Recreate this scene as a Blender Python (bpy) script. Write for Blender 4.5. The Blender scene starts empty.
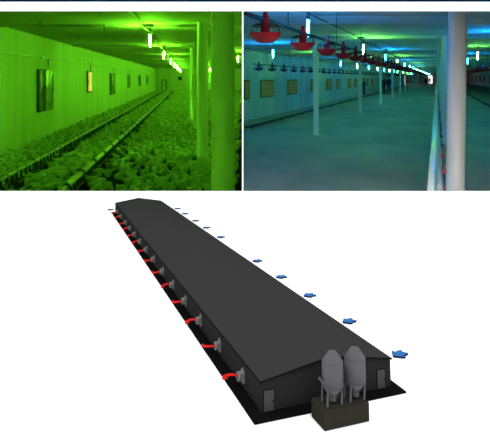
import bpy, math, random
import numpy as np
from mathutils import Vector, Matrix

random.seed(7)
rng = np.random.default_rng(7)
SC = bpy.context.scene
COL = SC.collection
F, PY = 520.0, 77.5          # focal length and eye level of the 490x442 frame

# ------------------------------------------------------------------ materials
def mat(name, rgb, rough=0.6, metal=0.0, spec=0.3, var=0.0, scale=6.0, stretch=(1, 1, 1),
        emit=None, strength=0.0, bump=0.0, bscale=30.0, coord='Object', dark=None):
    m = bpy.data.materials.new(name)
    m.use_nodes = True
    nt = m.node_tree
    b = nt.nodes['Principled BSDF']
    b.inputs['Base Color'].default_value = (*rgb, 1)
    b.inputs['Roughness'].default_value = rough
    b.inputs['Metallic'].default_value = metal
    b.inputs['Specular IOR Level'].default_value = spec
    if emit:
        b.inputs['Emission Color'].default_value = (*emit, 1)
        b.inputs['Emission Strength'].default_value = strength
    if var or bump:
        tc = nt.nodes.new('ShaderNodeTexCoord')
        mp = nt.nodes.new('ShaderNodeMapping')
        mp.inputs['Scale'].default_value = stretch
        nt.links.new(tc.outputs[coord], mp.inputs['Vector'])
    if var:
        n = nt.nodes.new('ShaderNodeTexNoise')
        n.inputs['Scale'].default_value = scale
        n.inputs['Detail'].default_value = 4
        nt.links.new(mp.outputs[0], n.inputs['Vector'])
        r = nt.nodes.new('ShaderNodeValToRGB')
        r.color_ramp.elements[0].position = 0.3
        r.color_ramp.elements[1].position = 0.7
        d = dark or tuple(c * (1 - var) for c in rgb)
        r.color_ramp.elements[0].color = (*d, 1)
        r.color_ramp.elements[1].color = (*[min(1, c * (1 + var * .5)) for c in rgb], 1)
        nt.links.new(n.outputs['Fac'], r.inputs[0])
        nt.links.new(r.outputs[0], b.inputs['Base Color'])
    if bump:
        n2 = nt.nodes.new('ShaderNodeTexNoise')
        n2.inputs['Scale'].default_value = bscale
        n2.inputs['Detail'].default_value = 3
        nt.links.new(mp.outputs[0], n2.inputs['Vector'])
        bp = nt.nodes.new('ShaderNodeBump')
        bp.inputs['Strength'].default_value = bump
        nt.links.new(n2.outputs['Fac'], bp.inputs['Height'])
        nt.links.new(bp.outputs[0], b.inputs['Normal'])
    return m

M = {}
M['page'] = mat('white_board', (.93, .93, .93), 1, spec=0)
M['navy'] = mat('navy_strip', (.0, .008, .03), 1, spec=0)
# model house
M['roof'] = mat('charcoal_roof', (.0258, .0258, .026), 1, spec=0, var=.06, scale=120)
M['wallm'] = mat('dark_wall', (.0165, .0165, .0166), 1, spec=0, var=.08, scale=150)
M['fascia'] = mat('black_edge', (.006, .006, .006), 1, spec=0)
M['slab'] = mat('black_apron', (.0042, .0042, .0042), 1, spec=0)
M['mdoor'] = mat('grey_model_door', (.046, .046, .047), 1, spec=0)
M['fan'] = mat('fan_grey', (.15, .15, .152), 1, spec=0)
M['silo'] = mat('silo_grey', (.071, .070, .075), .8, spec=.1, var=.06, scale=200)
M['plinth'] = mat('olive_grey_plinth', (.0205, .0205, .0155), 1, spec=0, var=.06, scale=200)
M['red_arrow'] = mat('bright_red', (.55, .006, .004), .8, spec=.1)
M['blue_arrow'] = mat('arrow_blue', (.03, .112, .30), .9, spec=0)
M['blue_edge'] = mat('arrow_dark_edge', (.003, .012, .045), 1, spec=0)
# barns
M['gwall'] = mat('painted_sheet_wall', (.62, .62, .6), .7, spec=.15, var=.16, scale=1.6, stretch=(1, 1.2, .12))
M['gceil'] = mat('painted_sheet_ceiling', (.46, .46, .46), .8, spec=.08, var=.1, scale=1.2)
M['litter'] = mat('dark_litter', (.03, .022, .014), 1, spec=0, var=.5, scale=9, bump=.4)
M['bird'] = mat('pale_chick_down', (.44, .5, .32), .95, spec=0, var=.3, scale=3, coord='Generated')
M['birdstuff'] = mat('pale_chick_down_mass', (.44, .5, .32), .95, spec=0, var=.55, scale=6)
M['plastic'] = mat('white_plastic_tube', (.74, .74, .72), .42, spec=.4, var=.06, scale=3, stretch=(1, 1, .3))
M['greenpipe'] = mat('pale_plastic_pipe', (.42, .42, .36), .4, spec=.4)
M['darkmetal'] = mat('dark_weathered_metal', (.035, .03, .028), .7, spec=.2, var=.4, scale=10)
M['film'] = mat('black_plastic_film', (.02, .02, .02), .3, spec=.5, bump=.5, bscale=5, stretch=(1, 1, .3))
M['dframe'] = mat('dark_window_frame', (.05, .05, .045), .7)
M['cable'] = mat('pale_cable', (.8, .8, .78), .6)
M['wire'] = mat('dark_wire', (.03, .03, .035), .6)
M['socket'] = mat('lamp_socket', (.12, .12, .12), .6)
M['gtube'] = mat('green_tube_glow', (.3, .9, .2), .5, emit=(.175, 1, .014), strength=1500)
M['amber'] = mat('amber_lit_pane', (.8, .45, .1), .5, emit=(1, .50, .12), strength=.62, var=.6, scale=5)
M['twall'] = mat('barn_wall_panel', (.55, .58, .58), .6, spec=.25, var=.2, scale=1.5, stretch=(1, 1, .15))
M['tceil'] = mat('barn_ceiling_sheet', (.8, .8, .78), .8, spec=.08, var=.1, scale=1.2)
M['concrete'] = mat('swept_concrete', (.385, .36, .25), .65, spec=.3, var=.3, scale=.9, stretch=(1, .5, 1))
M['bluetube'] = mat('blue_tube_glow', (.4, .8, 1), .5, emit=(.004, .31, 1), strength=520)
M['limetube'] = mat('lime_tube_glow', (.7, 1, .6), .5, emit=(.17, 1, .13), strength=370)
M['bluetube_worn'] = mat('worn_blue_tube_glow', (.4, .8, 1), .5, emit=(.004, .32, 1), strength=170)  # emission lowered on far tubes so their glow doesn't merge
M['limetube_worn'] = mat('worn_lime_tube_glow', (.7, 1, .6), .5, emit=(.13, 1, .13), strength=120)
M['bulb'] = mat('white_bulb_glow', (1, 1, 1), .5, emit=(1, .9, .82), strength=25)  # bulb of the added fill lamp over the far figures
M['plum'] = mat('feeder_dark_plum', (.10, .02, .07), .5, spec=.3)  # pan red darkened: weaker light put into the colour
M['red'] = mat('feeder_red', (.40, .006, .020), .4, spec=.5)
M['wiregrill'] = mat('grill_wire', (.05, .03, .03), .5)
M['pipe'] = mat('dull_dark_pipe', (.028, .03, .04), .6)
M['olive'] = mat('olive_boarded_pane', (.2, .2, .05), .7, var=.35, scale=4, stretch=(.4, .4, 5), emit=(.1, .11, .012), strength=.28)  # faint emission put in, as daylight through amber film
M['oframe'] = mat('dark_olive_frame', (.09, .08, .03), .8)
M['daylight'] = mat('daylight_opening', (1, 1, 1), .5, emit=(1, .96, .95), strength=2.2)
M['channel'] = mat('bright_channel_metal', (.85, .85, .88), .14, metal=.25, bump=.12, bscale=5)
M['amberpipe'] = mat('amber_pipe', (.75, .42, .08), .4, spec=.4)  # warm reflection put into the pipe colour
M['cloth_dark'] = mat('dark_clothes', (.008, .009, .012), .9)
M['cloth_blue'] = mat('blue_overalls', (.015, .06, .13), .9)
M['cloth_white'] = mat('white_overalls', (.9, .9, .9), .9)
M['skin'] = mat('skin', (.5, .32, .24), .6)
M['hair'] = mat('dark_hair', (.02, .015, .012), .7)

# ------------------------------------------------------------------ mesh helpers
class MB:
    def __init__(s):
        s.v, s.f, s.sm = [], [], []
    def add(s, vs, fs, smooth=False):
        o = len(s.v)
        s.v += [tuple(x) for x in vs]
        for f in fs:
            s.f.append([o + i for i in f]); s.sm.append(smooth)
        return s
    def prism(s, base, up):
        """closed prism: polygon of 3d points extruded by a vector"""
        n = len(base)
        b = [Vector(p) for p in base]; u = Vector(up)
        vs = b + [p + u for p in b]
        fs = [list(range(n))[::-1], list(range(n, 2 * n))]
        fs += [[i, (i + 1) % n, n + (i + 1) % n, n + i] for i in range(n)]
        return s.add(vs, fs)
    def box(s, c, d, bev=0):
        x, y, z = c; a, b, e = d[0] / 2, d[1] / 2, d[2] / 2
        if bev:
            k = bev
            poly = [(x - a + k, y - b, z - e), (x + a - k, y - b, z - e), (x + a, y - b + k, z - e), (x + a, y + b - k, z - e),
                    (x + a - k, y + b, z - e), (x - a + k, y + b, z - e), (x - a, y + b - k, z - e), (x - a, y - b + k, z - e)]
        else:
            poly = [(x - a, y - b, z - e), (x + a, y - b, z - e), (x + a, y + b, z - e), (x - a, y + b, z - e)]
        return s.prism(poly, (0, 0, 2 * e))
    def tube(s, pts, r, n=8, caps=True):
        pts = [Vector(p) for p in pts]
        rs = r if isinstance(r, (list, tuple)) else [r] * len(pts)
        vs = []
        for i, p in enumerate(pts):
            t = (pts[min(i + 1, len(pts) - 1)] - pts[max(i - 1, 0)]).normalized()
            ref = Vector((0, 0, 1)) if abs(t.z) < .9 else Vector((1, 0, 0))
            a = t.cross(ref).normalized(); b = a.cross(t)
            for k in range(n):
                q = 2 * math.pi * k / n
                vs.append(p + (a * math.cos(q) + b * math.sin(q)) * rs[i])
        fs = []
        for i in range(len(pts) - 1):
            for k in range(n):
                k2 = (k + 1) % n
                fs.append([i * n + k, i * n + k2, (i + 1) * n + k2, (i + 1) * n + k])
        s.add(vs, fs, True)
        if caps:
            o = len(s.v) - len(vs)
            s.f.append([o + k for k in range(n)]); s.sm.append(False)
            e = o + (len(pts) - 1) * n
            s.f.append([e + k for k in range(n)][::-1]); s.sm.append(False)
        return s
    def lathe(s, prof, c=(0, 0, 0), n=20):
        """profile of (radius, z) turned about z"""
        vs, fs = [], []
        for r, z in prof:
            for k in range(n):
                q = 2 * math.pi * k / n
                vs.append((c[0] + r * math.cos(q), c[1] + r * math.sin(q), c[2] + z))
        for i in range(len(prof) - 1):
            for k in range(n):
                k2 = (k + 1) % n
                fs.append([i * n + k, i * n + k2, (i + 1) * n + k2, (i + 1) * n + k])
        fs.append([k for k in range(n)][::-1])
        fs.append([(len(prof) - 1) * n + k for k in range(n)])
        return s.add(vs, fs, True)
    def ring(s, R, r, z, n=28, m=6):
        vs, fs = [], []
        for i in range(n):
            q = 2 * math.pi * i / n
            for j in range(m):
                w = 2 * math.pi * j / m
                vs.append(((R + r * math.cos(w)) * math.cos(q), (R + r * math.cos(w)) * math.sin(q), z + r * math.sin(w)))
        for i in range(n):
            for j in range(m):
                fs.append([i * m + j, ((i + 1) % n) * m + j, ((i + 1) % n) * m + (j + 1) % m, i * m + (j + 1) % m])
        return s.add(vs, fs, True)
    def mesh(s, name, material):
        me = bpy.data.meshes.new(name)
        me.from_pydata(s.v, [], s.f)
        me.materials.append(material)
        me.polygons.foreach_set('use_smooth', s.sm)
        me.update()
        return me
    def build(s, name, material, parent=None, loc=None):
        o = bpy.data.objects.new(name, s.mesh(name, material))
        COL.objects.link(o)
        if parent: o.parent = parent
        if loc is not None: o.location = loc
        return o

def tag(o, label=None, cat=None, group=None, kind=None):
    if label: o['label'] = label
    if cat: o['category'] = cat
    if group: o['group'] = group
    if kind: o['kind'] = kind
    return o
def empty(name, loc=(0, 0, 0), rz=0.0):
    o = bpy.data.objects.new(name, None)
    COL.objects.link(o); o.location = loc; o.rotation_euler = (0, 0, rz)
    o.empty_display_size = .05
    return o
def copy_tree(o, parent=None):
    c = o.copy(); COL.objects.link(c)
    if parent: c.parent = parent
    for ch in list(o.children): copy_tree(ch, c)
    return c
def structure(mb, name, material, parent=None, label=None):
    o = mb.build(name, material, parent)
    if not parent: tag(o, label, None, None, 'structure')
    return o
ORD = ['first', 'second', 'third', 'fourth', 'fifth', 'sixth', 'seventh', 'eighth', 'ninth', 'tenth', 'eleventh', 'twelfth',
       'thirteenth', 'fourteenth', 'fifteenth', 'sixteenth', 'seventeenth', 'eighteenth', 'nineteenth', 'twentieth']
def skinned(name, verts, edges, radii, material, sub=1, root=0):
    me = bpy.data.meshes.new(name); me.from_pydata(verts, edges, []); me.update()
    o = bpy.data.objects.new(name, me); COL.objects.link(o)
    o.modifiers.new('skin', 'SKIN')
    for i, sv in enumerate(me.skin_vertices[0].data):
        r = radii[i]; sv.radius = r if isinstance(r, tuple) else (r, r)
        sv.use_root = (i == root)
    o.modifiers.new('sub', 'SUBSURF').levels = sub
    o.modifiers['sub'].render_levels = sub
    dg = bpy.context.evaluated_depsgraph_get()
    out = bpy.data.meshes.new_from_object(o.evaluated_get(dg))
    bpy.data.objects.remove(o)
    out.name = name
    out.materials.clear(); out.materials.append(material)
    out.polygons.foreach_set('use_smooth', [True] * len(out.polygons))
    return out

# ------------------------------------------------------------------ camera, sky, sun
cam = bpy.data.cameras.new('camera')
co = bpy.data.objects.new('camera', cam); COL.objects.link(co)
co.rotation_euler = (math.pi / 2, 0, 0)
cam.sensor_fit = 'HORIZONTAL'; cam.sensor_width = 36
cam.lens = F / 490 * 36
cam.shift_x = 0
cam.shift_y = -(221 - PY) / 490
cam.clip_start = .01; cam.clip_end = 400
SC.camera = co
w = bpy.data.worlds.new('overcast_sky'); SC.world = w; w.use_nodes = True
w.node_tree.nodes['Background'].inputs[0].default_value = (1, 1, 1, 1)
w.node_tree.nodes['Background'].inputs[1].default_value = 1.6
sd = bpy.data.lights.new('sun', 'SUN'); sd.energy = 1.2; sd.angle = .3
so = bpy.data.objects.new('sun', sd); COL.objects.link(so)
so.rotation_euler = (math.radians(16), math.radians(8), 0)
SC.view_settings.view_transform = 'Standard'
SC.view_settings.look = 'None'
SC.view_settings.exposure = 0
SC.view_settings.gamma = 1
SC.view_settings.use_curve_mapping = False

# ------------------------------------------------------------------ white display board and table
DS = .6                      # size of the display table and its model house
WY = 1.70 * DS
def at(px, py, Y=WY): return ((px - 245) / F * Y, Y, -(py - PY) / F * Y)
x0, x1 = -4.6, 10.2
holes = [((-14, 11), (242, 191.5)), ((243.4, 11), (510, 191.5))]
ax0, ax1 = at(-14, 0)[0], at(242, 0)[0]
bx0, bx1 = at(243.4, 0)[0], at(510, 0)[0]
zt, zb = at(0, 11)[2], at(0, 191.6)[2]
mb = MB()
def slabY(xa, xb, za, zc, y=WY, t=.006):
    mb.prism([(xa, y, za), (xb, y, za), (xb, y + t, za), (xa, y + t, za)], (0, 0, zc - za))
Z0, Z1 = -1.75, 1.25
slabY(x0, x1, zt, Z1); slabY(x0, x1, Z0, zb)
slabY(x0, ax0, zb, zt); slabY(ax1, bx0, zb, zt); slabY(bx1, x1, zb, zt)
structure(mb, 'wall_front', M['page'], label='white board with two rectangular openings into the barns')
mb = MB(); mb.prism([(-1.3, WY - .003, at(0, 1.6)[2]), (1.3, WY - .003, at(0, 1.6)[2]), (1.3, WY - .0005, at(0, 1.6)[2]), (-1.3, WY - .0005, at(0, 1.6)[2])], (0, 0, .03 * DS))
structure(mb, 'trim_1', M['navy'], label='thin navy strip along the top of the white board')

# sloping white table, frame of the model house
R = Matrix(((0.938912743, -0.344155287, 0), (0.342596086, 0.934663064, 0.0950414577), (-0.0327228276, -0.0892305746, 0.995473315)))
O = Vector((0.01408592, 0.45, -0.29118029)) * DS
MW = Matrix.Translation(O) @ R.to_4x4() @ Matrix.Scale(DS, 4)
nrm = R @ Vector((0, 0, 1))
def tabz(x, y): return O.z - (nrm.x * (x - O.x) + nrm.y * (y - O.y)) / nrm.z
mb = MB()
tp = [(x, y, tabz(x, y) - .0003) for x, y in ((-.9, .02), (.9, .02), (.9, WY - .001), (-.9, WY - .001))]
mb.prism([(a, b, c - .012) for a, b, c in tp], (0, 0, .012))
structure(mb, 'ground', M['page'], label='plain white ground under the model house')

def mroot(name, loc, rz=0):
    o = empty(name)
    o.matrix_world = MW @ Matrix.Translation(loc) @ Matrix.Rotation(rz, 4, 'Z')
    return o
# ------------------------------------------------------------------ the model house
W, L, H, RI = .1331, 1.1426, .0269, .0101
mL, mF, mR = .0114, .01345, .0075
house = mroot('model_barn', (0, 0, 0))
tag(house, 'long dark grey model poultry house with a low gable roof on a black apron', 'building')
MB().box(((W + mR - mL) / 2, (L - mF) / 2 + .0, .0007), (W + mR + mL, L + mF, .0014)).build('apron', M['slab'], house)
mb = MB(); mb.prism([(0, 0, .0014), (W, 0, .0014), (W, 0, H - .0008), (W / 2, 0, H + RI - .0012), (0, 0, H - .0008)], (0, L, 0))
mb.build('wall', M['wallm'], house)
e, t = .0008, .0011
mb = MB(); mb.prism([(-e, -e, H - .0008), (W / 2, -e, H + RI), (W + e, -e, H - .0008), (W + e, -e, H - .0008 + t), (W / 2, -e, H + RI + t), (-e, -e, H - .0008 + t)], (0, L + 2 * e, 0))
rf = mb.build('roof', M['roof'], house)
mb = MB()
mb.prism([(-e, -e - .0006, H - .0010), (W / 2, -e - .0006, H + RI - .0002), (W + e, -e - .0006, H - .0010), (W + e, -e - .0006, H - .0006 + t), (W / 2, -e - .0006, H + RI + t + .0002), (-e, -e - .0006, H - .0006 + t)], (0, .0006, 0))
for xx in (-e - .0006, W + e):
    mb.prism([(xx, -e - .0006, H - .0012), (xx + .0006, -e - .0006, H - .0012), (xx + .0006, L + e, H - .0012), (xx, L + e, H - .0012)], (0, 0, t + .0002))
mb.build('fascia', M['fascia'], rf)
for xa, xb, zt_ in ((.0024, .0117, .0186), (.1178, .1262, .0183)):
    d = MB().box(((xa + xb) / 2, -.0004, (zt_ + .0016) / 2), (xb - xa, .0008, zt_ - .0016)).build('door', M['mdoor'], house)
    mb = MB()
    mb.box((xb + .0004, -.0003, (zt_ + .0016) / 2), (.0008, .0006, zt_ - .001)).box((xa - .0003, -.0003, (zt_ + .0016) / 2), (.0006, .0006, zt_ - .001))
    mb.box(((xa + xb) / 2, -.0003, zt_ + .0003), (xb - xa + .0016, .0006, .0006))
    mb.build('door_frame', M['fascia'], d)
    MB().box((xb - .0012, -.0012, .0095), (.0008, .0008, .0012)).build('handle', M['fascia'], d)
# exhaust fans along the eaves wall
fz = .0122
fy = [.0456, .1196, .1975, .2741, .3515, .4290, .511, .5896, .6661, .7444, .8193, .8965, .987, 1.071]
hous = MB()
hous.lathe([(.0022, 0), (.0042, .0004), (.0043, .0022), (.0036, .0026), (.0034, .0012), (.001, .0010)], n=12)
fm_h = hous.mesh('shroud', M['fan'])
pl = MB(); pl.box((-.0004, 0, 0), (.0008, .0085, .0105)).box((-.0004, 0, .0062), (.0008, .003, .002)).box((-.0004, 0, -.0062), (.0008, .003, .002))
pl.box((-.0022, 0, 0), (.0034, .0066, .0072), bev=.0012)
fm_p = pl.mesh('fan_box', M['fan'])
bl = MB()
for k in range(4):
    a = k * math.pi / 2 + .4
    c, s_ = math.cos(a), math.sin(a)
    bl.prism([(-.0050, .0006 * -s_, .0006 * c), (-.0046, .0030 * c - .0009 * s_, .0030 * s_ + .0009 * c), (-.0044, .0030 * c + .0009 * s_, .0030 * s_ - .0009 * c)], (.0004, 0, 0))
fm_b = bl.mesh('blade', M['mdoor'])
for y in fy:
    fr = bpy.data.objects.new('exhaust_fan', fm_p); COL.objects.link(fr); fr.parent = house; fr.location = (0, y, fz)
    sh = bpy.data.objects.new('shroud', fm_h); COL.objects.link(sh); sh.parent = fr; sh.location = (-.0036, 0, 0); sh.rotation_euler = (0, -math.pi / 2, 0)
    bo = bpy.data.objects.new('blades', fm_b); COL.objects.link(bo); bo.parent = fr; bo.location = (-.0012, 0, 0)

# red curved arrows blowing out of the fans
def ribbon_arrow(bend):
    mb = MB()
    if bend: ctl = [(-.0055, 0, .0006), (-.0095, .005, .0012), (-.0128, .011, -.0016), (-.0138, .0135, -.0046)]
    else: ctl = [(-.0055, 0, 0), (-.0088, .006, -.0022), (-.0112, .012, -.0048), (-.0130, .0165, -.0052)]
    ctl = [Vector(c) for c in ctl]
    path = []
    for i in range(11):
        u = i / 10
        path.append(ctl[0] * (1 - u) ** 3 + ctl[1] * 3 * u * (1 - u) ** 2 + ctl[2] * 3 * u * u * (1 - u) + ctl[3] * u ** 3)
    side = Vector((-.45, -.25, .85)).normalized()
    n = len(path); vs = []
    for i, p in enumerate(path):
        d = (path[min(i + 1, n - 1)] - path[max(i - 1, 0)]).normalized()
        sd_ = (side - d * side.dot(d)).normalized(); up = d.cross(sd_)
        wd = .0009 + .0006 * i / n
        vs += [p - sd_ * wd - up * .0004, p + sd_ * wd - up * .0004, p + sd_ * wd + up * .0004, p - sd_ * wd + up * .0004]
    fs = [[0, 1, 2, 3]]
    for i in range(n - 1):
        for k in range(4):
            fs.append([i * 4 + k, i * 4 + (k + 1) % 4, i * 4 + 4 + (k + 1) % 4, i * 4 + 4 + k])
    fs.append([(n - 1) * 4 + k for k in range(4)][::-1])
    mb.add(vs, fs)
    p = path[-1]
    mb.prism([p - sd_ * .0030 - up * .0005, p + sd_ * .0030 - up * .0005, p + d * .0058 - up * .0005], up * .0010)
    return mb
ras = [ribbon_arrow(b).mesh('red_airflow_arrow', M['red_arrow']) for b in (1, 0)]
for k, y in enumerate(fy):
    o = bpy.data.objects.new('red_airflow_arrow', ras[(0, 1, 0, 1, 0, 1, 1, 1)[k % 8]]); COL.objects.link(o)
    o.matrix_world = MW @ Matrix.Translation((0, y, fz))
    tag(o, 'red curved arrow at the %s exhaust fan from the near corner' % ORD[k], 'arrow', 'red arrows at the exhaust fans')
# flat blue arrows pointing to the far side of the house
def flat_arrow():
    mb = MB()
    a, hw, sw, tl = -.0095, .0092, .0050, .0085
    poly = [(a, 0), (-.001, -hw), (-.001, -sw), (tl, -sw * 1.0), (tl - .0025, 0), (tl, sw), (-.001, sw), (-.001, hw)]
    return poly
poly = flat_arrow()
top = MB().prism([(x, y, .0016) for x, y in poly], (0, 0, .0008)).mesh('arrow_top', M['blue_arrow'])
edge = MB().prism([(x * 1.02, y * 1.02, .0) for x, y in poly], (0, 0, .0016)).mesh('blue_airflow_arrow', M['blue_edge'])
ay = [.0564, .160, .269, .3697, .4795, .7026, .8201, .9221, 1.0406, 1.140]
spots = [(.1845, y) for y in ay] + [(-.008, 1.19)]
for k, (x, y) in enumerate(spots):
    o = bpy.data.objects.new('blue_airflow_arrow', edge); COL.objects.link(o)
    o.matrix_world = MW @ Matrix.Translation((x, y, 0)) @ Matrix.Rotation((.25, .1, 0, -.05, .1)[k % 5], 4, 'Z')
    c = bpy.data.objects.new('arrow_top', top); COL.objects.link(c); c.parent = o
    tag(c, 'bright blue upper face')
    lab = ('blue flat arrow beyond the model house, %s from the near end' % ORD[k]) if k < 10 else 'small dark blue arrow lying off the far left corner of the model house'
    tag(o, lab, 'arrow', 'blue arrows beyond the model house')
# plinth and feed silos
px0, px1, py0, py1, ph = .0391, .0816, -.0416, -.0182, .0148
pr = mroot('concrete_plinth', ((px0 + px1) / 2, (py0 + py1) / 2, 0))
MB().box((0, 0, ph / 2), (px1 - px0, py1 - py0, ph)).build('block', M['plinth'], pr)
tag(pr, 'olive grey block plinth under the two feed silos in front of the model house', 'plinth')
def silo(x, y, lab, boot):
    s = mroot('feed_silo', (x, y, ph))
    tag(s, lab, 'silo', 'feed silos on the plinth')
    r = .0090
    z0, z1, z2 = .0138, .0335, .0420
    MB().lathe([(r, z0), (r, z1)], n=24).build('bin', M['silo'], s)
    MB().lathe([(r * 1.01, z1 - .0004), (r * 1.0, z1 + .0006), (r * .42, z2 - .0008), (r * .2, z2), (.0005, z2 + .0002)], n=12).build('roof', M['silo'], s)
    MB().lathe([(.0022, .0050), (.0026, .0052), (r * 1.02, z0 + .0003)], n=24).build('hopper', M['silo'], s)
    MB().lathe([(.0027, .0014), (.0029, .0018), (.0029, .0050), (.0020, .0056)], n=12).build('outlet_boot', M['silo'], s)
    for a in (35, 145, 215, 325):
        c, q = math.cos(math.radians(a)), math.sin(math.radians(a))
        MB().tube([(c * r * .92 - .0012, q * r * .92, 0), (c * r * .92 - .0004, q * r * .92, z0 + .002)], .00085, 8).build('leg', M['silo'], s)
    return s
s1 = silo(.0532, -.0308, 'left grey feed silo with a conical hopper standing on the plinth', 1)
MB().tube([(-.0088, .000, .0170), (-.0125, .0005, .0215)], .0011, 8).build('fill_pipe', M['silo'], s1)
silo(.0752, -.0308, 'right grey feed silo with a conical hopper standing on the plinth', 0)

# ------------------------------------------------------------------ barn frames: X to the side of the axis, Y depth, z above eye level
K = {1: (187.5 - 245) / F, 2: (436.5 - 245) / F}
def P(b, X, Y, z): return Vector((X + K[b] * Y, Y, z))
RZ = {b: -math.atan(K[b]) for b in K}
FL = -1.6
YB = WY + .0065
def par(Y, s): return -.0045 * Y + s * .0009 * Y      # faces of the dividing wall

# dividing wall seen edge-on between the two openings
YE1 = 61.0
mb = MB(); mb.prism([(par(YB, -1), YB, FL), (par(YB, 1), YB, FL), (par(YE1, 1), YE1, FL), (par(YE1, -1), YE1, FL)], (0, 0, 2.7))
structure(mb, 'wall_partition', M['gwall'], label='dividing wall between the green barn and the teal barn')

# ================================================================== BARN 1 (green, full of chicks)
C1, XW1 = 1.04, -3.73
a0, a1 = P(1, XW1, YB, 0), P(1, XW1, YE1, 0)
rp0, rp1 = par(YB, -1), par(YE1, -1)
mb = MB(); mb.prism([(a0.x - .1, YB, FL - .05), (rp0, YB, FL - .05), (rp1, YE1, FL - .05), (a1.x - .1, YE1, FL - .05)], (0, 0, .05))
structure(mb, 'floor', M['litter'], label='dark litter floor of the green barn')
mb = MB(); mb.prism([(a0.x - .1, YB, C1), (rp0, YB, C1), (rp1, YE1, C1), (a1.x - .1, YE1, C1)], (0, 0, .05))
structure(mb, 'ceiling', M['gceil'], label='pale sheet ceiling of the green barn')
mb = MB(); mb.prism([(a0.x - .1, YB, FL), (a0.x, YB, FL), (a1.x, YE1, FL), (a1.x - .1, YE1, FL)], (0, 0, C1 - FL))
structure(mb, 'wall_left', M['gwall'], label='long side wall of the green barn')
mb = MB(); mb.prism([(a1.x - .1, YE1, FL), (rp1 + .3, YE1, FL), (rp1 + .3, YE1 + .1, FL), (a1.x - .1, YE1 + .1, FL)], (0, 0, C1 - FL + .05))
structure(mb, 'wall_end', M['gwall'], label='far end wall of the green barn')
# end door and vent box
mb = MB(); mb.box((0, 0, .68), (.62, .04, 1.36))
d = mb.build('door_1', M['dframe'], None, P(1, -2.74, YE1 - .03, FL)); tag(d, 'narrow closed door in the far end wall of the green barn', None, None, 'structure')
MB().box((0, -.03, .68), (.38, .03, 1.16)).build('door_panel', M['gwall'], d)
mb = MB(); mb.box((0, 0, 0), (.42, .2, .42), bev=.03)
o = mb.build('vent_box', M['dframe'], None, P(1, -.88, YE1 - .1, -.1)); tag(o, 'small dark square vent box on the far end wall of the green barn', 'vent')
MB().box((0, -.11, 0), (.3, .03, .3)).build('vent_cover', M['darkmetal'], o)

# windows on the long wall
wins = [(12.85, 14.2, .22, -.87), (24.9, 26.4, .22, -.85), (32.2, 33.4, .2, -.66), (39.6, 41, .18, -.66), (47.3, 48.8, .18, -.66)]
def along_wall(b, X, ya, yb, za, zb_, th, mb):
    p, q = P(b, X, ya, za), P(b, X, yb, za)
    return mb.prism([p, q, q + Vector((th, 0, 0)), p + Vector((th, 0, 0))], (0, 0, zb_ - za))
for k, (ya, yb, z1_, z0_) in enumerate(wins):
    mb = MB(); along_wall(1, XW1 + .005, ya, yb, z0_, z1_, .03, mb)
    f = mb.build('window_%d' % (k + 1), M['dframe'])
    tag(f, 'dark film-covered window, %s along the wall of the green barn' % ORD[k], None, None, 'structure')
    # crumpled black film: a grid with real folds
    nu, nv = 16, 10
    vs, fs = [], []
    fold = rng.uniform(-.03, .03, nu + 1)
    for i in range(nu + 1):
        for j in range(nv + 1):
            y = ya + .04 + (yb - ya - .08) * i / nu
            z = z0_ + .03 + (z1_ - z0_ - .06) * j / nv
            vs.append(P(1, XW1 + .055 + fold[i] * .8 + rng.uniform(-.01, .01), y, z))
    for i in range(nu):
        for j in range(nv):
            q = i * (nv + 1) + j
            fs.append([q, q + nv + 1, q + nv + 2, q + 1])
    MB().add(vs, fs).build('film_pane', M['film'], f)
# amber lit window
mb = MB()
ya, yb, z0_, z1_ = 19.3, 19.95, -.52, .2
along_wall(1, XW1 + .002, ya - .05, yb + .05, z0_ - .05, z1_ + .05, .04, mb)
f = mb.build('window_6', M['dframe']); tag(f, 'amber lit window on the wall of the green barn', None, None, 'structure')
mb = MB()
for (u0, u1, zz) in ((ya, yb, z0_),):
    zs = np.linspace(z0_, z1_, 9)
    hw = [.75, 1, 1, .8, .66, .8, 1, 1, .75]
    ym = (ya + yb) / 2
    l = [P(1, XW1 + .05, ym - h_ * (yb - ya) / 2, z) for h_, z in zip(hw, zs)]
    r = [P(1, XW1 + .05, ym + h_ * (yb - ya) / 2, z) for h_, z in zip(hw, zs)]
    mb.prism(l + r[::-1], (.02, 0, 0))
mb.build('lit_pane', M['amber'], f)
# service cable along the wall with clips
c = empty('wall_cable', P(1, XW1 + .05, 6, .507))
tag(c, 'thin pale cable running along the long wall of the green barn above the windows', 'cable')
pts = []
for i in range(60):
    Y = 4 + i * .95
    pts.append(P(1, XW1 + .05, Y, .507 - .012 * math.sin(i * 1.3) ** 2) - c.location)
MB().tube(pts, .018, 6).build('conductor', M['cable'], c)
for Y in [8.5, 13.2, 19.4, 20.4, 27.6, 35, 43, 51]:
    p = P(1, XW1 + .045, Y, .507) - c.location
    MB().box(p, (.05, .10, .07), bev=.012).build('clip', M['plastic'], c)
for k, Y in enumerate([13.7, 19.7, 25.8, 32.9]):
    p0, p1 = P(1, XW1 + .06, Y, .50), P(1, XW1 + .06, Y, .27)
    MB().tube([p0 - c.location, p1 - c.location], .014, 6).build('drop_cord', M['wire'], c)

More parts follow.
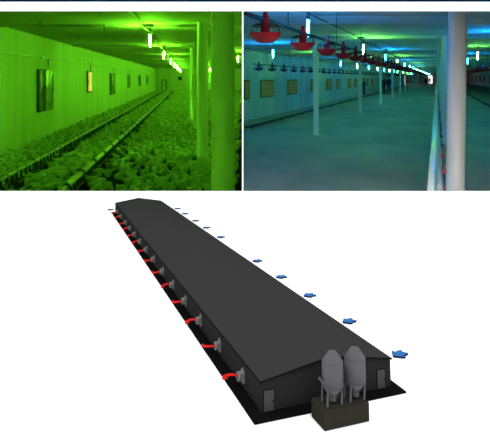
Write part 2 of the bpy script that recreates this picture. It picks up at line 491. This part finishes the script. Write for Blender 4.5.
# lamps
def lamp_proto(tube_mat, drop=.18, cap=.07):
    root = empty('tube_lamp')
    MB().tube([(0, 0, 0), (.015, 0, -drop * .5), (0, 0, -drop)], .007, 6).build('cord', M['wire'], root)
    MB().lathe([(.02, -drop - .02), (.032, -drop - .015), (.034, -drop + .0), (cap, -drop + .012), (cap * .94, -drop + .02), (.012, -drop + .05)], n=12).build('socket', M['socket'], root)
    MB().lathe([(.005, -.44), (.013, -.43), (.017, -.40), (.017, -drop - .03), (.012, -drop - .015)], n=12).build('glass_tube', tube_mat, root)
    return root
protos = {}
def lamp(b, X, Y, ceil, m, lab, grp, lean=0):
    key = m
    if key not in protos:
        o = protos[key] = lamp_proto(M[m], cap=.07 if b == 1 else .036)
    else:
        o = copy_tree(protos[key])
    o.location = P(b, X, Y, ceil); o.rotation_euler = (lean, lean * .8, 0)
    tag(o, lab, 'lamp', grp)
    return o
for k in range(1, 9):
    Y = 10.25 + 6.5 * (k - 1)
    lab = 'glowing green tube lamp, %s along the ceiling row in the green barn' % ORD[max(k - 1, 0)] if k else 'green tube lamp hung above the top edge of the green barn opening'
    lamp(1, -.75, Y, C1, 'gtube', lab, 'green tube lamps in the main row', .05 * (-1) ** k)
n = 0
for k in range(7):
    Y = 20.6 + 6.5 * k
    x = P(1, 2.0, Y, 0).x
    if x < par(Y, -1) - .06:
        lamp(1, 2.0, Y, C1, 'gtube', 'green tube lamp beyond the barn posts, %s of the farther row from the near end' % ORD[n], 'green tube lamps beyond the posts'); n += 1
# shallow rounded ridges added across both ceilings to catch lamp light in streaks
tn = [1]
def streak_ridge(b, Y, xa, xb, ceil, m, wd=.26, dp=.05):
    tn[0] += 1
    n = 8
    vs = []
    for x in (xa, xb):
        for i in range(n + 1):
            u = -1 + 2 * i / n
            vs.append((x, Y + wd * u, ceil - dp * math.cos(u * math.pi / 2) ** 2 + .002))
        vs += [(x, Y + wd, ceil + .01), (x, Y - wd, ceil + .01)]
    q = n + 3
    fs = [[i, i + 1, q + i + 1, q + i] for i in range(q - 1)] + [[q - 1, 0, q, 2 * q - 1], list(range(q))[::-1], list(range(q, 2 * q))]
    structure(MB().add(vs, fs, True), 'trim_%d' % tn[0], m, label='rounded purlin across the barn ceiling')
for k in range(8):
    Y = 10.4 + 6.5 * k
    streak_ridge(1, Y, P(1, XW1, Y, 0).x, par(Y, -1), C1, M['gceil'], .26, .032)
lamp(1, -3.0, 3.0, C1, 'gtube', 'green tube lamp by the long wall, hidden above the near opening', 'green tube lamp near the opening')  # lamp added out of view to light the near post
# lamp supply cord on the ceiling
c = empty('lamp_cord', P(1, -.85, 8, C1 - .03))
tag(c, 'sagging twisted cord feeding the green tube lamps along the ceiling', 'cord')
pts = []
for i in range(120):
    Y = 6 + i * .4
    pts.append(P(1, -.84 + .03 * math.sin(i * 1.1), Y, C1 - .045 - .035 * math.sin(i * .6) ** 2) - c.location)
MB().tube(pts, .014, 6).build('flex', M['cable'], c)
for k in range(6):
    p = P(1, -.84, 7 + k * 6.5, C1) - c.location
    MB().tube([p, p + Vector((0, 0, -.07))], .012, 6).build('hook', M['wire'], c)
for k, (X, Y) in enumerate(((-2.66, 9.4), (-1.62, 10.1), (-2.66, 12.6))):
    p = P(1, X, Y, C1)
    o = MB().tube([(0, 0, 0), (0, 0, -.10), (.02, 0, -.135), (.045, 0, -.115)], .009, 6).build('ceiling_hook', M['wire'], None, p)
    tag(o, 'small dark hook hanging from the green barn ceiling, %s' % ('nearest the wall', 'nearest the lamps', 'farthest back')[k], 'hook', 'ceiling hooks')

# posts of the green barn
def post(b, X, Y, r, ceil, lab, grp, tilt=0, m='plastic', collar=True):
    root = empty('support_post', P(b, X, Y, FL))
    tag(root, lab, 'post', grp)
    h = ceil - FL
    MB().tube([(-tilt, 0, 0), (-tilt * .3, 0, h * .35), (0, 0, h * .5), (tilt, 0, h)], r, 24).build('shaft', M[m], root)
    MB().lathe([(r * 1.25, 0), (r * 1.25, .03), (r * 1.02, .045)], (-tilt, 0, 0), 20).build('foot', M[m], root)
    if collar:
        MB().lathe([(r, .93), (r * 1.025, .932), (r * 1.025, .945), (r, .947)], (-tilt * .25, 0, 0), 24).build('joint_ring', M[m], root)
    return root
post(1, .478, 7.0, .158, C1, 'thick nearest support post of the green barn running past the opening edge', 'posts of the green barn')
post(1, .284, 9.85, .10, C1, 'second support post of the green barn with its foot among the chicks', 'posts of the green barn')
post(1, .226, 15, .045, C1, 'thin pipe post just behind the second post of the green barn', 'posts of the green barn')
post(1, .14, 18.3, .055, C1, 'slim farthest visible post left of the others in the green barn', 'posts of the green barn')

# feed / water lines on the litter
def litter_line(X, zp, lab, pitch, seg):
    root = empty('drinker_line', P(1, X, 5, FL))
    tag(root, lab, 'drinker line', 'drinker lines on the litter')
    off = root.location
    Y0, Y1 = 5.0, 56.0
    # pipe in sections, sleeved by dark couplings
    MB().tube([P(1, X, Y0, zp) - off, P(1, X, Y1, zp) - off], .037 if seg > .05 else .021, 10).build('pipe', M['greenpipe'], root)
    mb = MB()
    Y = Y0 + .4
    while Y < Y1:
        p = P(1, X, Y, zp) - off; q = P(1, X, Y + seg, zp) - off
        mb.tube([p, q], .042 if seg > .05 else .025, 8)
        Y += pitch
    mb.build('coupling', M['darkmetal'], root)['kind'] = 'stuff'
    mb = MB()
    y = .0
    p, q = P(1, X, Y0, zp - .15) - off, P(1, X, Y1, zp - .15) - off
    mb.prism([p + Vector((-.03, 0, 0)), p + Vector((.03, 0, 0)), q + Vector((.03, 0, 0)), q + Vector((-.03, 0, 0))], (0, 0, .02))
    Y = Y0
    while Y < Y1:
        p = P(1, X, Y, zp - .03) - off
        mb.tube([p, p + Vector((.0, 0, -.11))], .018, 5, caps=False)
        Y += .21 if Y < 20 else .5
    mb.build('drip_tray', M['darkmetal'], root)
    Y = Y0 + 1
    while Y < 40:
        p = P(1, X, Y, zp) - off
        MB().box((p.x, p.y, (zp - FL - .03) / 2), (.03, .03, zp - FL - .03)).build('leg', M['darkmetal'], root)
        Y += 2.5 if Y < 20 else 5
litter_line(-2.47, -1.35, 'drinker line nearer the wall raised over the chicks in the green barn', .42, .03)
litter_line(-1.5, -1.35, 'sectioned drinker line in mid floor of the green barn among the chicks', .95, .12)

# ---- the flock
def chick_mesh(turn, sit, peck):
    zb_ = .048 if sit else .066
    c, s_ = math.cos(turn), math.sin(turn)
    hx, hz = (.075, zb_ + .045) if not peck else (.09, zb_ - .03)
    V = [(-.01, 0, zb_), (-.05, 0, zb_ + .012), (-.072, 0, zb_ + .028), (.03, 0, zb_ + .008),
         (.052, .010 * s_, zb_ + (.03 if not peck else 0)), (.03 + (hx - .03) * c + .0, .05 * s_, hz), (.03 + (hx + .012 - .03) * c, .062 * s_, hz - .003),
         (.03 + (hx + .028 - .03) * c, .08 * s_, hz - .008),
         (0, .022, .02), (.004, .024, .006), (0, -.022, .02), (.004, -.024, .006)]
    E_ = [(0, 1), (1, 2), (0, 3), (3, 4), (4, 5), (5, 6), (6, 7), (0, 8), (8, 9), (0, 10), (10, 11)]
    R_ = [.046, .036, .010, .040, .024, .021, .015, .004, .012, .005, .012, .005]
    return skinned('broiler_chick', V, E_, R_, M['bird'], 1)
chicks = [chick_mesh(t, s_, p) for t, s_, p in ((0, 1, 0), (.6, 1, 0), (-.7, 0, 0), (0, 0, 1), (.2, 0, 0))]
# jittered stations over the floor
st = []
def stations(Y0, Y1, d):
    Y = Y0
    while Y < Y1:
        xl, xr = XW1 + .16, par(Y, -1) - K[1] * Y - .09
        X = xl + rng.uniform(0, d)
        while X < xr:
            jx, jy = X + rng.uniform(-.3, .3) * d, Y + rng.uniform(-.35, .35) * d
            px = 187.5 + F * jx / jy
            ok = px > -10 and -.30 * 0 < 1
            for (qx, qy, qr) in ((.478, 7.0, .23), (.284, 9.85, .19), (.226, 15, .12), (.14, 18.3, .13)):
                if (jx - qx) ** 2 + (jy - qy) ** 2 < qr * qr: ok = False
            for lx in (-2.47, -1.5):
                if abs(jx - lx) < .05: ok = False
            if ok and jx > xl and rng.random() > .22 + (.3 if abs(jx + 1.33) < .14 else 0): st.append((jx, jy))
            X += d
        Y += d
stations(6.4, 20, .170); stations(20, 34, .20); stations(34, 60.5, .26)
st = np.array(st)
pxs = 187.5 + F * st[:, 0] / st[:, 1]; pys = PY + F * 1.55 / st[:, 1]
vis = (pxs > 2) & (pxs < 241) & (pys < 190) & ~((pxs > 211) & (pxs < 236))
order = np.argsort(np.where(vis, st[:, 1], 1e9))
near = order[:300]
rest = np.ones(len(st), bool); rest[near] = False
for n, i in enumerate(near):
    o = bpy.data.objects.new('broiler_chick', chicks[n % 5]); COL.objects.link(o)
    o.location = P(1, st[i, 0], st[i, 1], FL)
    sc_ = rng.uniform(1.1, 1.45); o.scale = (sc_,) * 3
    o.rotation_euler = (0, 0, rng.uniform(0, 6.28))
    tag(o, 'pale chick in the packed front of the flock on the litter of the green barn', 'chick', 'chicks at the front of the flock')
# everything behind: one mass of low-detail birds
def unit_bird():
    mb = MB()
    def ell(c, r, n, m):
        vs = [(c[0], c[1], c[2] - r[2])]
        for j in range(1, m):
            t_ = math.pi * j / m
            for k in range(n):
                q = 2 * math.pi * k / n
                vs.append((c[0] + r[0] * math.sin(t_) * math.cos(q), c[1] + r[1] * math.sin(t_) * math.sin(q), c[2] - r[2] * math.cos(t_)))
        vs.append((c[0], c[1], c[2] + r[2]))
        fs = [[0, 1 + (k + 1) % n, 1 + k] for k in range(n)]
        for j in range(m - 2):
            for k in range(n):
                fs.append([1 + j * n + k, 1 + j * n + (k + 1) % n, 1 + (j + 1) * n + (k + 1) % n, 1 + (j + 1) * n + k])
        e_ = len(vs) - 1
        fs += [[e_, 1 + (m - 2) * n + k, 1 + (m - 2) * n + (k + 1) % n] for k in range(n)]
        mb.add(vs, fs, True)
    ell((-.008, 0, .062), (.062, .046, .045), 7, 5)
    ell((.055, 0, .108), (.026, .021, .024), 5, 4)
    mb.add([(-.05, -.02, .07), (-.05, .02, .07), (-.085, 0, .09), (-.05, 0, .05)], [[0, 1, 2], [1, 3, 2], [3, 0, 2]])
    tri = []
    for f in mb.f:
        for k in range(1, len(f) - 1): tri.append([f[0], f[k], f[k + 1]])
    return np.array(mb.v), np.array(tri)
bv, bf = unit_bird()
q = st[rest]; N = len(q)
ang = rng.uniform(0, 6.283, N); scl = rng.uniform(1.05, 1.45, N) * np.where(q[:, 1] > 34, 1.1, 1)
ca, sa = np.cos(ang)[:, None], np.sin(ang)[:, None]
vx = (bv[None, :, 0] * ca - bv[None, :, 1] * sa) * scl[:, None] + (q[:, 0] + K[1] * q[:, 1])[:, None]
vy = (bv[None, :, 0] * sa + bv[None, :, 1] * ca) * scl[:, None] + q[:, 1][:, None]
vz = bv[None, :, 2] * scl[:, None] + FL + 0 * vx
V = np.stack([vx, vy, vz], -1).reshape(-1, 3)
Fc = (bf[None] + (np.arange(N) * len(bv))[:, None, None]).reshape(-1, 3)
me = bpy.data.meshes.new('flock')
me.vertices.add(len(V)); me.vertices.foreach_set('co', V.astype(np.float32).ravel())
me.loops.add(Fc.size); me.loops.foreach_set('vertex_index', Fc.astype(np.int32).ravel())
me.polygons.add(len(Fc)); me.polygons.foreach_set('loop_start', np.arange(0, Fc.size, 3, dtype=np.int32))
me.polygons.foreach_set('use_smooth', np.ones(len(Fc), bool))
me.update(calc_edges=True); me.materials.append(M['birdstuff'])
o = bpy.data.objects.new('chick_flock', me); COL.objects.link(o)
tag(o, 'dense carpet of pale chicks filling the green barn floor behind the front birds', 'flock', None, 'stuff')

# ================================================================== BARN 2 (teal, empty, with hanging feeders)
C2, XW2, XR2, YE2 = 1.0, -7.03, 8.4, 140.0
yc = XW2 / -(K[2] + .0036)           # where the long wall meets the dividing wall
pc = Vector((par(yc, 1), yc, 0))
p_e0, p_e1 = P(2, XW2, YE2, 0), P(2, XR2, YE2, 0)
p_r = P(2, XR2, YB, 0)
outline = [(par(YB, 1), YB), (p_r.x, YB), (p_e1.x, YE2), (p_e0.x, YE2), (pc.x, yc)]
mb = MB(); mb.prism([(x, y, FL - .05) for x, y in outline], (0, 0, .05))
structure(mb, 'floor', M['concrete'], label='bare concrete floor of the teal barn')
mb = MB(); mb.prism([(x, y, C2) for x, y in outline], (0, 0, .05))
structure(mb, 'ceiling', M['tceil'], label='sheet ceiling of the teal barn')
mb = MB(); mb.prism([(pc.x - .0, yc, FL), (p_e0.x, YE2, FL), (p_e0.x - .1, YE2, FL), (pc.x - .02, yc + .3, FL)], (0, 0, C2 - FL))
structure(mb, 'wall_left', M['twall'], label='long windowed side wall of the teal barn')
mb = MB(); mb.prism([(p_r.x, YB, FL), (p_r.x + .1, YB, FL), (p_e1.x + .1, YE2, FL), (p_e1.x, YE2, FL)], (0, 0, C2 - FL))
structure(mb, 'wall_right', M['twall'], label='far side wall of the teal barn behind the white post')
mb = MB(); mb.prism([(p_e0.x - .1, YE2, FL), (p_e1.x + .1, YE2, FL), (p_e1.x + .1, YE2 + .1, FL), (p_e0.x - .1, YE2 + .1, FL)], (0, 0, C2 - FL + .05))
structure(mb, 'wall_end', M['twall'], label='far end wall of the teal barn')
# windows, both long walls
wn = 6
def tealwin(X, ya, yb, z0_, z1_, th, lab, m='olive'):
    global wn
    wn += 1
    mb = MB(); along_wall(2, X, ya, yb, z0_, z1_, th, mb)
    f = mb.build('window_%d' % wn, M['oframe']); tag(f, lab, None, None, 'structure')
    mb = MB(); along_wall(2, X + th, ya + .1, yb - .1, z0_ + .06, z1_ - .06, th * .4, mb); mb.build('pane', M[m], f)
    mb = MB()
    for k in (1, 2, 3):
        z = z0_ + (z1_ - z0_) * k / 4
        along_wall(2, X + th * 1.4, ya + .1, yb - .1, z - .012, z + .012, th * .3, mb)
    mb.build('window_bar', M['oframe'], f)
for k, (ya, yb) in enumerate(((18.95, 19.5), (20.7, 22.4), (24.5, 26.2), (29.0, 30.4), (33.2, 34.8), (36.5, 38), (41.2, 42.8), (44.4, 46), (52, 53.6), (56, 57.6), (63, 65), (70, 72))):
    tealwin(XW2, ya, yb, -.82, -.09, .03, 'olive boarded window, %s from the near end of the teal barn wall' % ORD[k])
for k, Y in enumerate((80, 90, 99, 109, 121)):
    tealwin(XR2, Y, Y + 2.6, -.9, .42, -.03, 'dark window of the far side wall behind the white post, %s' % ORD[k], 'dframe')
# bright doorways
def doorway(name, pts, th, lab):
    mb = MB(); mb.prism(pts, th)
    o = mb.build(name, M['daylight']); tag(o, lab, None, None, 'structure'); return o
mb = MB(); along_wall(2, XW2 + .005, 115, 119.5, FL + .0, .33, .04, mb)
o = mb.build('door_2', M['daylight']); tag(o, 'bright open doorway far along the side wall of the teal barn', None, None, 'structure')
mb = MB(); p = P(2, -2.15, YE2 - .03, FL); mb.prism([p, p + Vector((1.0, 0, 0)), p + Vector((1.0, .03, 0)), p + Vector((0, .03, 0))], (0, 0, 2.05))
o = mb.build('door_3', M['daylight']); tag(o, 'bright open doorway in the far end wall of the teal barn', None, None, 'structure')

# lamps
def row(X, Y0, dY, n, first, what):
    for k in range(n):
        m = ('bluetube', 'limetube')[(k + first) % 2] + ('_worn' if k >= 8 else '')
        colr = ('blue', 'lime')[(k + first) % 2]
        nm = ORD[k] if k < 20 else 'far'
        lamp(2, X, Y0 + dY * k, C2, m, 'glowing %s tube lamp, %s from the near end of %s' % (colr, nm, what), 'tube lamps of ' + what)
row(-1.78, 7.2, 5.45, 19, 0, 'the row beside the red feeders')
row(-4.7, 14.95, 5.3, 17, 0, 'the row nearer the windowed wall')
row(1.3, 11.1, 5.3, 19, 0, 'the row behind the white post')
for k in range(8):
    Y = 8.95 if k == 0 else 7.3 + 5.45 * k
    xa = par(Y, 1) if Y < yc else P(2, XW2, Y, 0).x
    streak_ridge(2, Y, xa, P(2, XR2, Y, 0).x, C2, M['tceil'], .5 if k == 0 else .26, .08 if k == 0 else .05)
# added unseen spot, standing in for a flash on the post and near parts
o = empty('work_light', P(2, .62, 2.3, .86))
MB().tube([(0, 0, 0), (0, 0, C2 - .86)], .012, 8).build('bracket', M['wire'], o)
MB().lathe([(.02, -.10), (.05, -.09), (.075, .0), (.09, .06), (.082, .06), (.06, 0), (.02, -.06)], n=16).build('lamp_shade', M['socket'], o).rotation_euler = (-1.75, 0, 0)  # housing made up around the added spot
sl = bpy.data.lights.new('work_light_beam', 'SPOT'); sl.energy = 520; sl.spot_size = math.radians(118); sl.spot_blend = 1.0; sl.shadow_soft_size = .05; sl.color = (1, .96, .92)
so2 = bpy.data.objects.new('work_light_beam', sl); COL.objects.link(so2); so2.parent = o; so2.location = (0, .09, -.01)
so2.rotation_euler = (P(2, .05, 3.8, -1.1) - P(2, .62, 2.39, .85)).to_track_quat('-Z', 'Y').to_euler()
tag(o, 'white work light behind the board aimed at the thick white post', 'lamp')

# feeder pans
def pan_proto():
    root = empty('feeder_pan')
    # origin: rim level
    MB().lathe([(.02, -.084), (.055, -.081), (.085, -.069), (.112, -.046), (.132, -.020), (.145, -.006), (.149, .0), (.148, .007), (.138, .007), (.122, -.016), (.098, -.04), (.066, -.06), (.02, -.066)], n=28).build('dish', M['red'], root)
    MB().lathe([(.043, -.06), (.041, .06), (.046, .066), (.046, .088), (.041, .094), (.039, .13), (.032, .155), (.024, .165), (.020, .20), (.012, .21)], n=16).build('feed_tower', M['red'], root)
    mb = MB(); mb.ring(.122, .005, .072); mb.ring(.09, .004, .086)
    for k in range(14):
        a = 2 * math.pi * k / 14
        c_, s_ = math.cos(a), math.sin(a)
        mb.tube([(.04 * c_, .04 * s_, .088), (.09 * c_, .09 * s_, .086), (.122 * c_, .122 * s_, .072), (.136 * c_, .136 * s_, .003)], .0032, 5)
    mb.build('grill', M['wiregrill'], root)
    return root
pp = pan_proto()
first_pan = [True]
simple = MB()
simple.lathe([(.03, -.082), (.09, -.07), (.138, -.012), (.147, .004), (.13, 0), (.06, -.05)], n=12)
simple.lathe([(.036, -.05), (.036, .1), (.024, .15), (.012, .205)], n=8)
simple.lathe([(.128, .068), (.128, .074), (.04, .088), (.04, .084)], n=12)
simple_shaded = simple.mesh('feeder_pan', M['plum'])
simple = simple.mesh('feeder_pan', M['red'])
shaded_cache = {}
def shaded_mesh(d):
    if d.name not in shaded_cache:
        n_ = d.copy(); n_.materials.clear(); n_.materials.append(M['plum']); shaded_cache[d.name] = n_
    return shaded_cache[d.name]
def pan_line(X, Y0, dY, n, zr, zp, ps, full, what, hang, shaded=False):
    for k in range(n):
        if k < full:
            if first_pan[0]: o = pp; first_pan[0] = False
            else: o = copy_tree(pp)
            if shaded:
                for ch in o.children: ch.data = shaded_mesh(ch.data)
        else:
            o = bpy.data.objects.new('feeder_pan', simple_shaded if shaded else simple); COL.objects.link(o)
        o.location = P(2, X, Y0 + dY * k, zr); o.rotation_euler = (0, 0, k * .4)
        if k < 20: lab = ('dark plum' if shaded else 'red hanging') + ' feeder pan, %s from the near end of %s' % (ORD[k], what)
        else: lab = 'small far ' + ('dark plum' if shaded else 'red') + ' feeder pan beyond the twentieth of ' + what
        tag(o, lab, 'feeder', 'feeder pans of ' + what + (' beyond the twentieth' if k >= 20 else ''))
    root = empty('feed_pipe', P(2, X, ps, zp))
    tag(root, 'grey auger pipe carrying the feeder pans of ' + what, 'pipe')
    MB().tube([(0, 0, 0), P(2, X, Y0 + dY * n, zp) - root.location], .019, 10).build('tube', M['pipe'], root)
    for k in range(hang):
        p = P(2, X, Y0 + dY * (2 * k + .55), zp) - root.location
        MB().tube([p + Vector((0, 0, .02)), (p.x, p.y, C2 - zp)], .005, 5).build('hanging_cord', M['wire'], root)
pan_line(-1.55, 4.71, 1.315, 62, .394, .52, 4.21, 20, 'the main feed line', 20)
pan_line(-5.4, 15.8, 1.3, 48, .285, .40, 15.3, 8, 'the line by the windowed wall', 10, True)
pan_line(1.9, 8, 1.32, 60, .33, .455, 6, 0, 'the line behind the white post', 10)
# winch cable under the ceiling
c = empty('winch_cable', P(2, -1.86, 5.5, C2 - .05))
MB().tube([P(2, -1.86, Y, C2 - .045 - .02 * math.sin(Y * .58) ** 2) - c.location for Y in np.arange(5.5, 60, .9)], .010, 6).build('strand', M['wire'], c)
for Y in (7.2, 12.6, 18.1, 23.5):
    p = P(2, -1.86, Y, C2) - c.location
    MB().box(p + Vector((0, 0, -.03)), (.16, .03, .02)).tube([p, p + Vector((0, 0, -.05))], .02, 8).build('pulley_bracket', M['wire'], c)
tag(c, 'dark winch cable strung under the ceiling beside the red feeders', 'cable')

# posts
for k in range(11):
    Y = 14.5 + 8.4 * k
    post(2, -3.36, Y, .075, C2, 'slim white post, %s from the near end of the row behind the red feeders' % ORD[k], 'posts behind the red feeders', collar=k < 3)
post(2, .244, 6.35, .11, C2, 'thick white post nearest the opening at the end of the teal barn picture', 'posts beside the drinker line', tilt=.02)
post(2, .235, 12.5, .105, C2, 'white post standing directly behind the thick near post', 'posts beside the drinker line')
for k in range(9):
    post(2, .24, 19 + 6.4 * k, .08, C2, 'slim post in line behind the thick white post, %s of those beyond the second' % ORD[k], 'posts beside the drinker line', collar=False)

# raised drinker line with bright channel
root = empty('drinker_line', P(2, 0, 3.2, -.85))
tag(root, 'bright metal drinker line with red cups hung along the middle of the teal barn', 'drinker line')
off = root.location
Ya, Yb_ = 3.2, 92.0
mb = MB()
nseg = 120
Ys = 3.2 * (Yb_ / 3.2) ** (np.linspace(0, 1, nseg))
prof = [(-.072, -.045), (-.066, -.050), (.0, -.016), (.0, -.010), (-.07, -.038)]
vs = []
for Y in Ys:
    for X, z in prof: vs.append(P(2, X, Y, -.83 + z) - off)
m_ = len(prof); fs = [list(range(m_))]
for i in range(nseg - 1):
    for k in range(m_): fs.append([i * m_ + k, i * m_ + (k + 1) % m_, (i + 1) * m_ + (k + 1) % m_, (i + 1) * m_ + k])
fs.append([(nseg - 1) * m_ + k for k in range(m_)][::-1])
mb.add(vs, fs); mb.build('channel', M['channel'], root)
MB().tube([P(2, .02, Ya, -.83) - off, P(2, .02, 20, -.83) - off], .030, 12).build('water_pipe', M['plastic'], root)
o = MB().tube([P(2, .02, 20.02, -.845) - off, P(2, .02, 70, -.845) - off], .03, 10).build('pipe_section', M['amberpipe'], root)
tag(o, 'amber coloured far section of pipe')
cup = MB().lathe([(.006, .0), (.022, .004), (.028, .03), (.024, .03), (.01, .012)], n=10).tube([(0, 0, .012), (0, 0, .07), (-.035, 0, .085)], .006, 6).mesh('cup', M['red'])
for k in range(60):
    o = bpy.data.objects.new('cup', cup); COL.objects.link(o); o.parent = root
    o.location = P(2, .068, 4.03 + k * 1.0, -.93) - off
for Y in (8.5, 14, 20, 28, 38):
    p = P(2, .02, Y, -.83) - off
    MB().tube([p, (p.x, p.y, C2 + .85)], .005, 5).build('hanging_cord', M['cable'], root)
# low drinker rails lying along the floor
def floor_line(X, Y0, Y1, lab):
    root = empty('floor_rail', P(2, X, Y0, FL))
    tag(root, lab, 'rail', 'floor rails')
    a, b = P(2, X, Y0, FL) - root.location, P(2, X, Y1, FL) - root.location
    MB().prism([a + Vector((-.05, 0, .06)), a + Vector((.05, 0, .06)), b + Vector((.05, 0, .06)), b + Vector((-.05, 0, .06))], (0, 0, .05)).build('rail', M['darkmetal'], root)
    Y = Y0 + .5
    while Y < min(Y1, 60):
        p = P(2, X, Y, FL) - root.location
        MB().box((p.x, p.y, .03), (.06, .06, .06)).build('foot', M['darkmetal'], root); Y += 3.0
floor_line(-5.75, 15.75, 110, 'dark low rail lying on the floor along the windowed wall of the teal barn')
floor_line(2.85, 9, 110, 'dark low rail lying on the floor behind the thick white post')

# ------------------------------------------------------------------ people far down the teal barn
def person(X, Y, h, cloth, lab, facing, arm=0.0, legs=None):
    s = h / 1.75
    V = [(0, 0, .96), (0, 0, 1.15), (0, 0, 1.38), (0, 0, 1.50), (0, .01, 1.58), (0, .015, 1.68),
         (.17, 0, 1.40), (.23, .02, 1.13), (.24, .08 + arm, .90), (-.17, 0, 1.40), (-.23, .02, 1.13), (-.24, .06, .90),
         (.10, 0, .90), (.11, .02, .50), (.11, -.02, .09), (.12, .12, .04), (-.10, 0, .90), (-.11, .01, .50), (-.11, -.03, .09), (-.12, .11, .04)]
    E_ = [(0, 1), (1, 2), (2, 3), (3, 4), (4, 5), (2, 6), (6, 7), (7, 8), (2, 9), (9, 10), (10, 11), (0, 12), (12, 13), (13, 14), (14, 15), (0, 16), (16, 17), (17, 18), (18, 19)]
    R_ = [(.15, .11), (.15, .11), (.17, .11), .06, .085, .10, .075, .055, .045, .075, .055, .045, .10, .075, .055, .04, .10, .075, .055, .04]
    V = [(x * s, y * s, z * s) for x, y, z in V]
    me = skinned('person', V, E_, [tuple(c_ * s for c_ in r) if isinstance(r, tuple) else r * s for r in R_], cloth, 2)
    me.materials.append(M['skin']); me.materials.append(legs or cloth)
    zmin = min(v.co.z for v in me.vertices)
    for v in me.vertices: v.co.z -= zmin
    for p in me.polygons:
        z = p.center.z / s
        if z > 1.53: p.material_index = 1
        elif z < .92 and abs(p.center.x / s) < .2: p.material_index = 2
    o = bpy.data.objects.new('person', me); COL.objects.link(o)
    o.location = P(2, X, Y, FL); o.rotation_euler = (0, 0, facing)
    mb = MB(); mb.lathe([(.098 * s, 1.66 * s), (.108 * s, 1.70 * s), (.10 * s, 1.76 * s), (.06 * s, 1.80 * s), (.01 * s, 1.815 * s)], (0, -.0 , -zmin), 14)
    mb.build('hair', M['hair'], o)
    tag(o, lab, 'person', 'people far down the teal barn')
    return o
person(-4.89, 48, 1.66, M['cloth_dark'], 'person in all dark clothes standing at left of a pair beyond the third slim post', .4)
person(-4.45, 48.6, 1.72, M['cloth_dark'], 'person in a dark jacket and paler trousers beside the darker figure of the pair', -.5, legs=M['cloth_blue'])
person(-6.55, 47, 1.5, M['cloth_blue'], 'person in blue overalls by the windowed wall, left of the dark pair', 2.0)
person(-1.3, 98, 1.72, M['cloth_white'], 'person in white overalls before the bright far end doorway', 3.0)
person(-2.05, 100, 1.6, M['cloth_dark'], 'person in dark clothes next to the figure in white overalls', 2.6)
# fill lamp added on a ceiling cord to brighten the far white figure
o = empty('work_lamp', P(2, -1.3, 96.6, C2))
MB().tube([(0, 0, 0), (0, 0, -.2)], .012, 6).build('cord', M['wire'], o)
MB().lathe([(.14, -.3), (.05, -.2), (.03, -.19)], n=12).build('lamp_shade', M['socket'], o)
MB().lathe([(.02, -.34), (.06, -.32), (.06, -.27), (.02, -.25)], n=12).build('glass_bulb', M['bulb'], o)
tag(o, 'white work lamp hanging over the figure in white overalls', 'lamp')
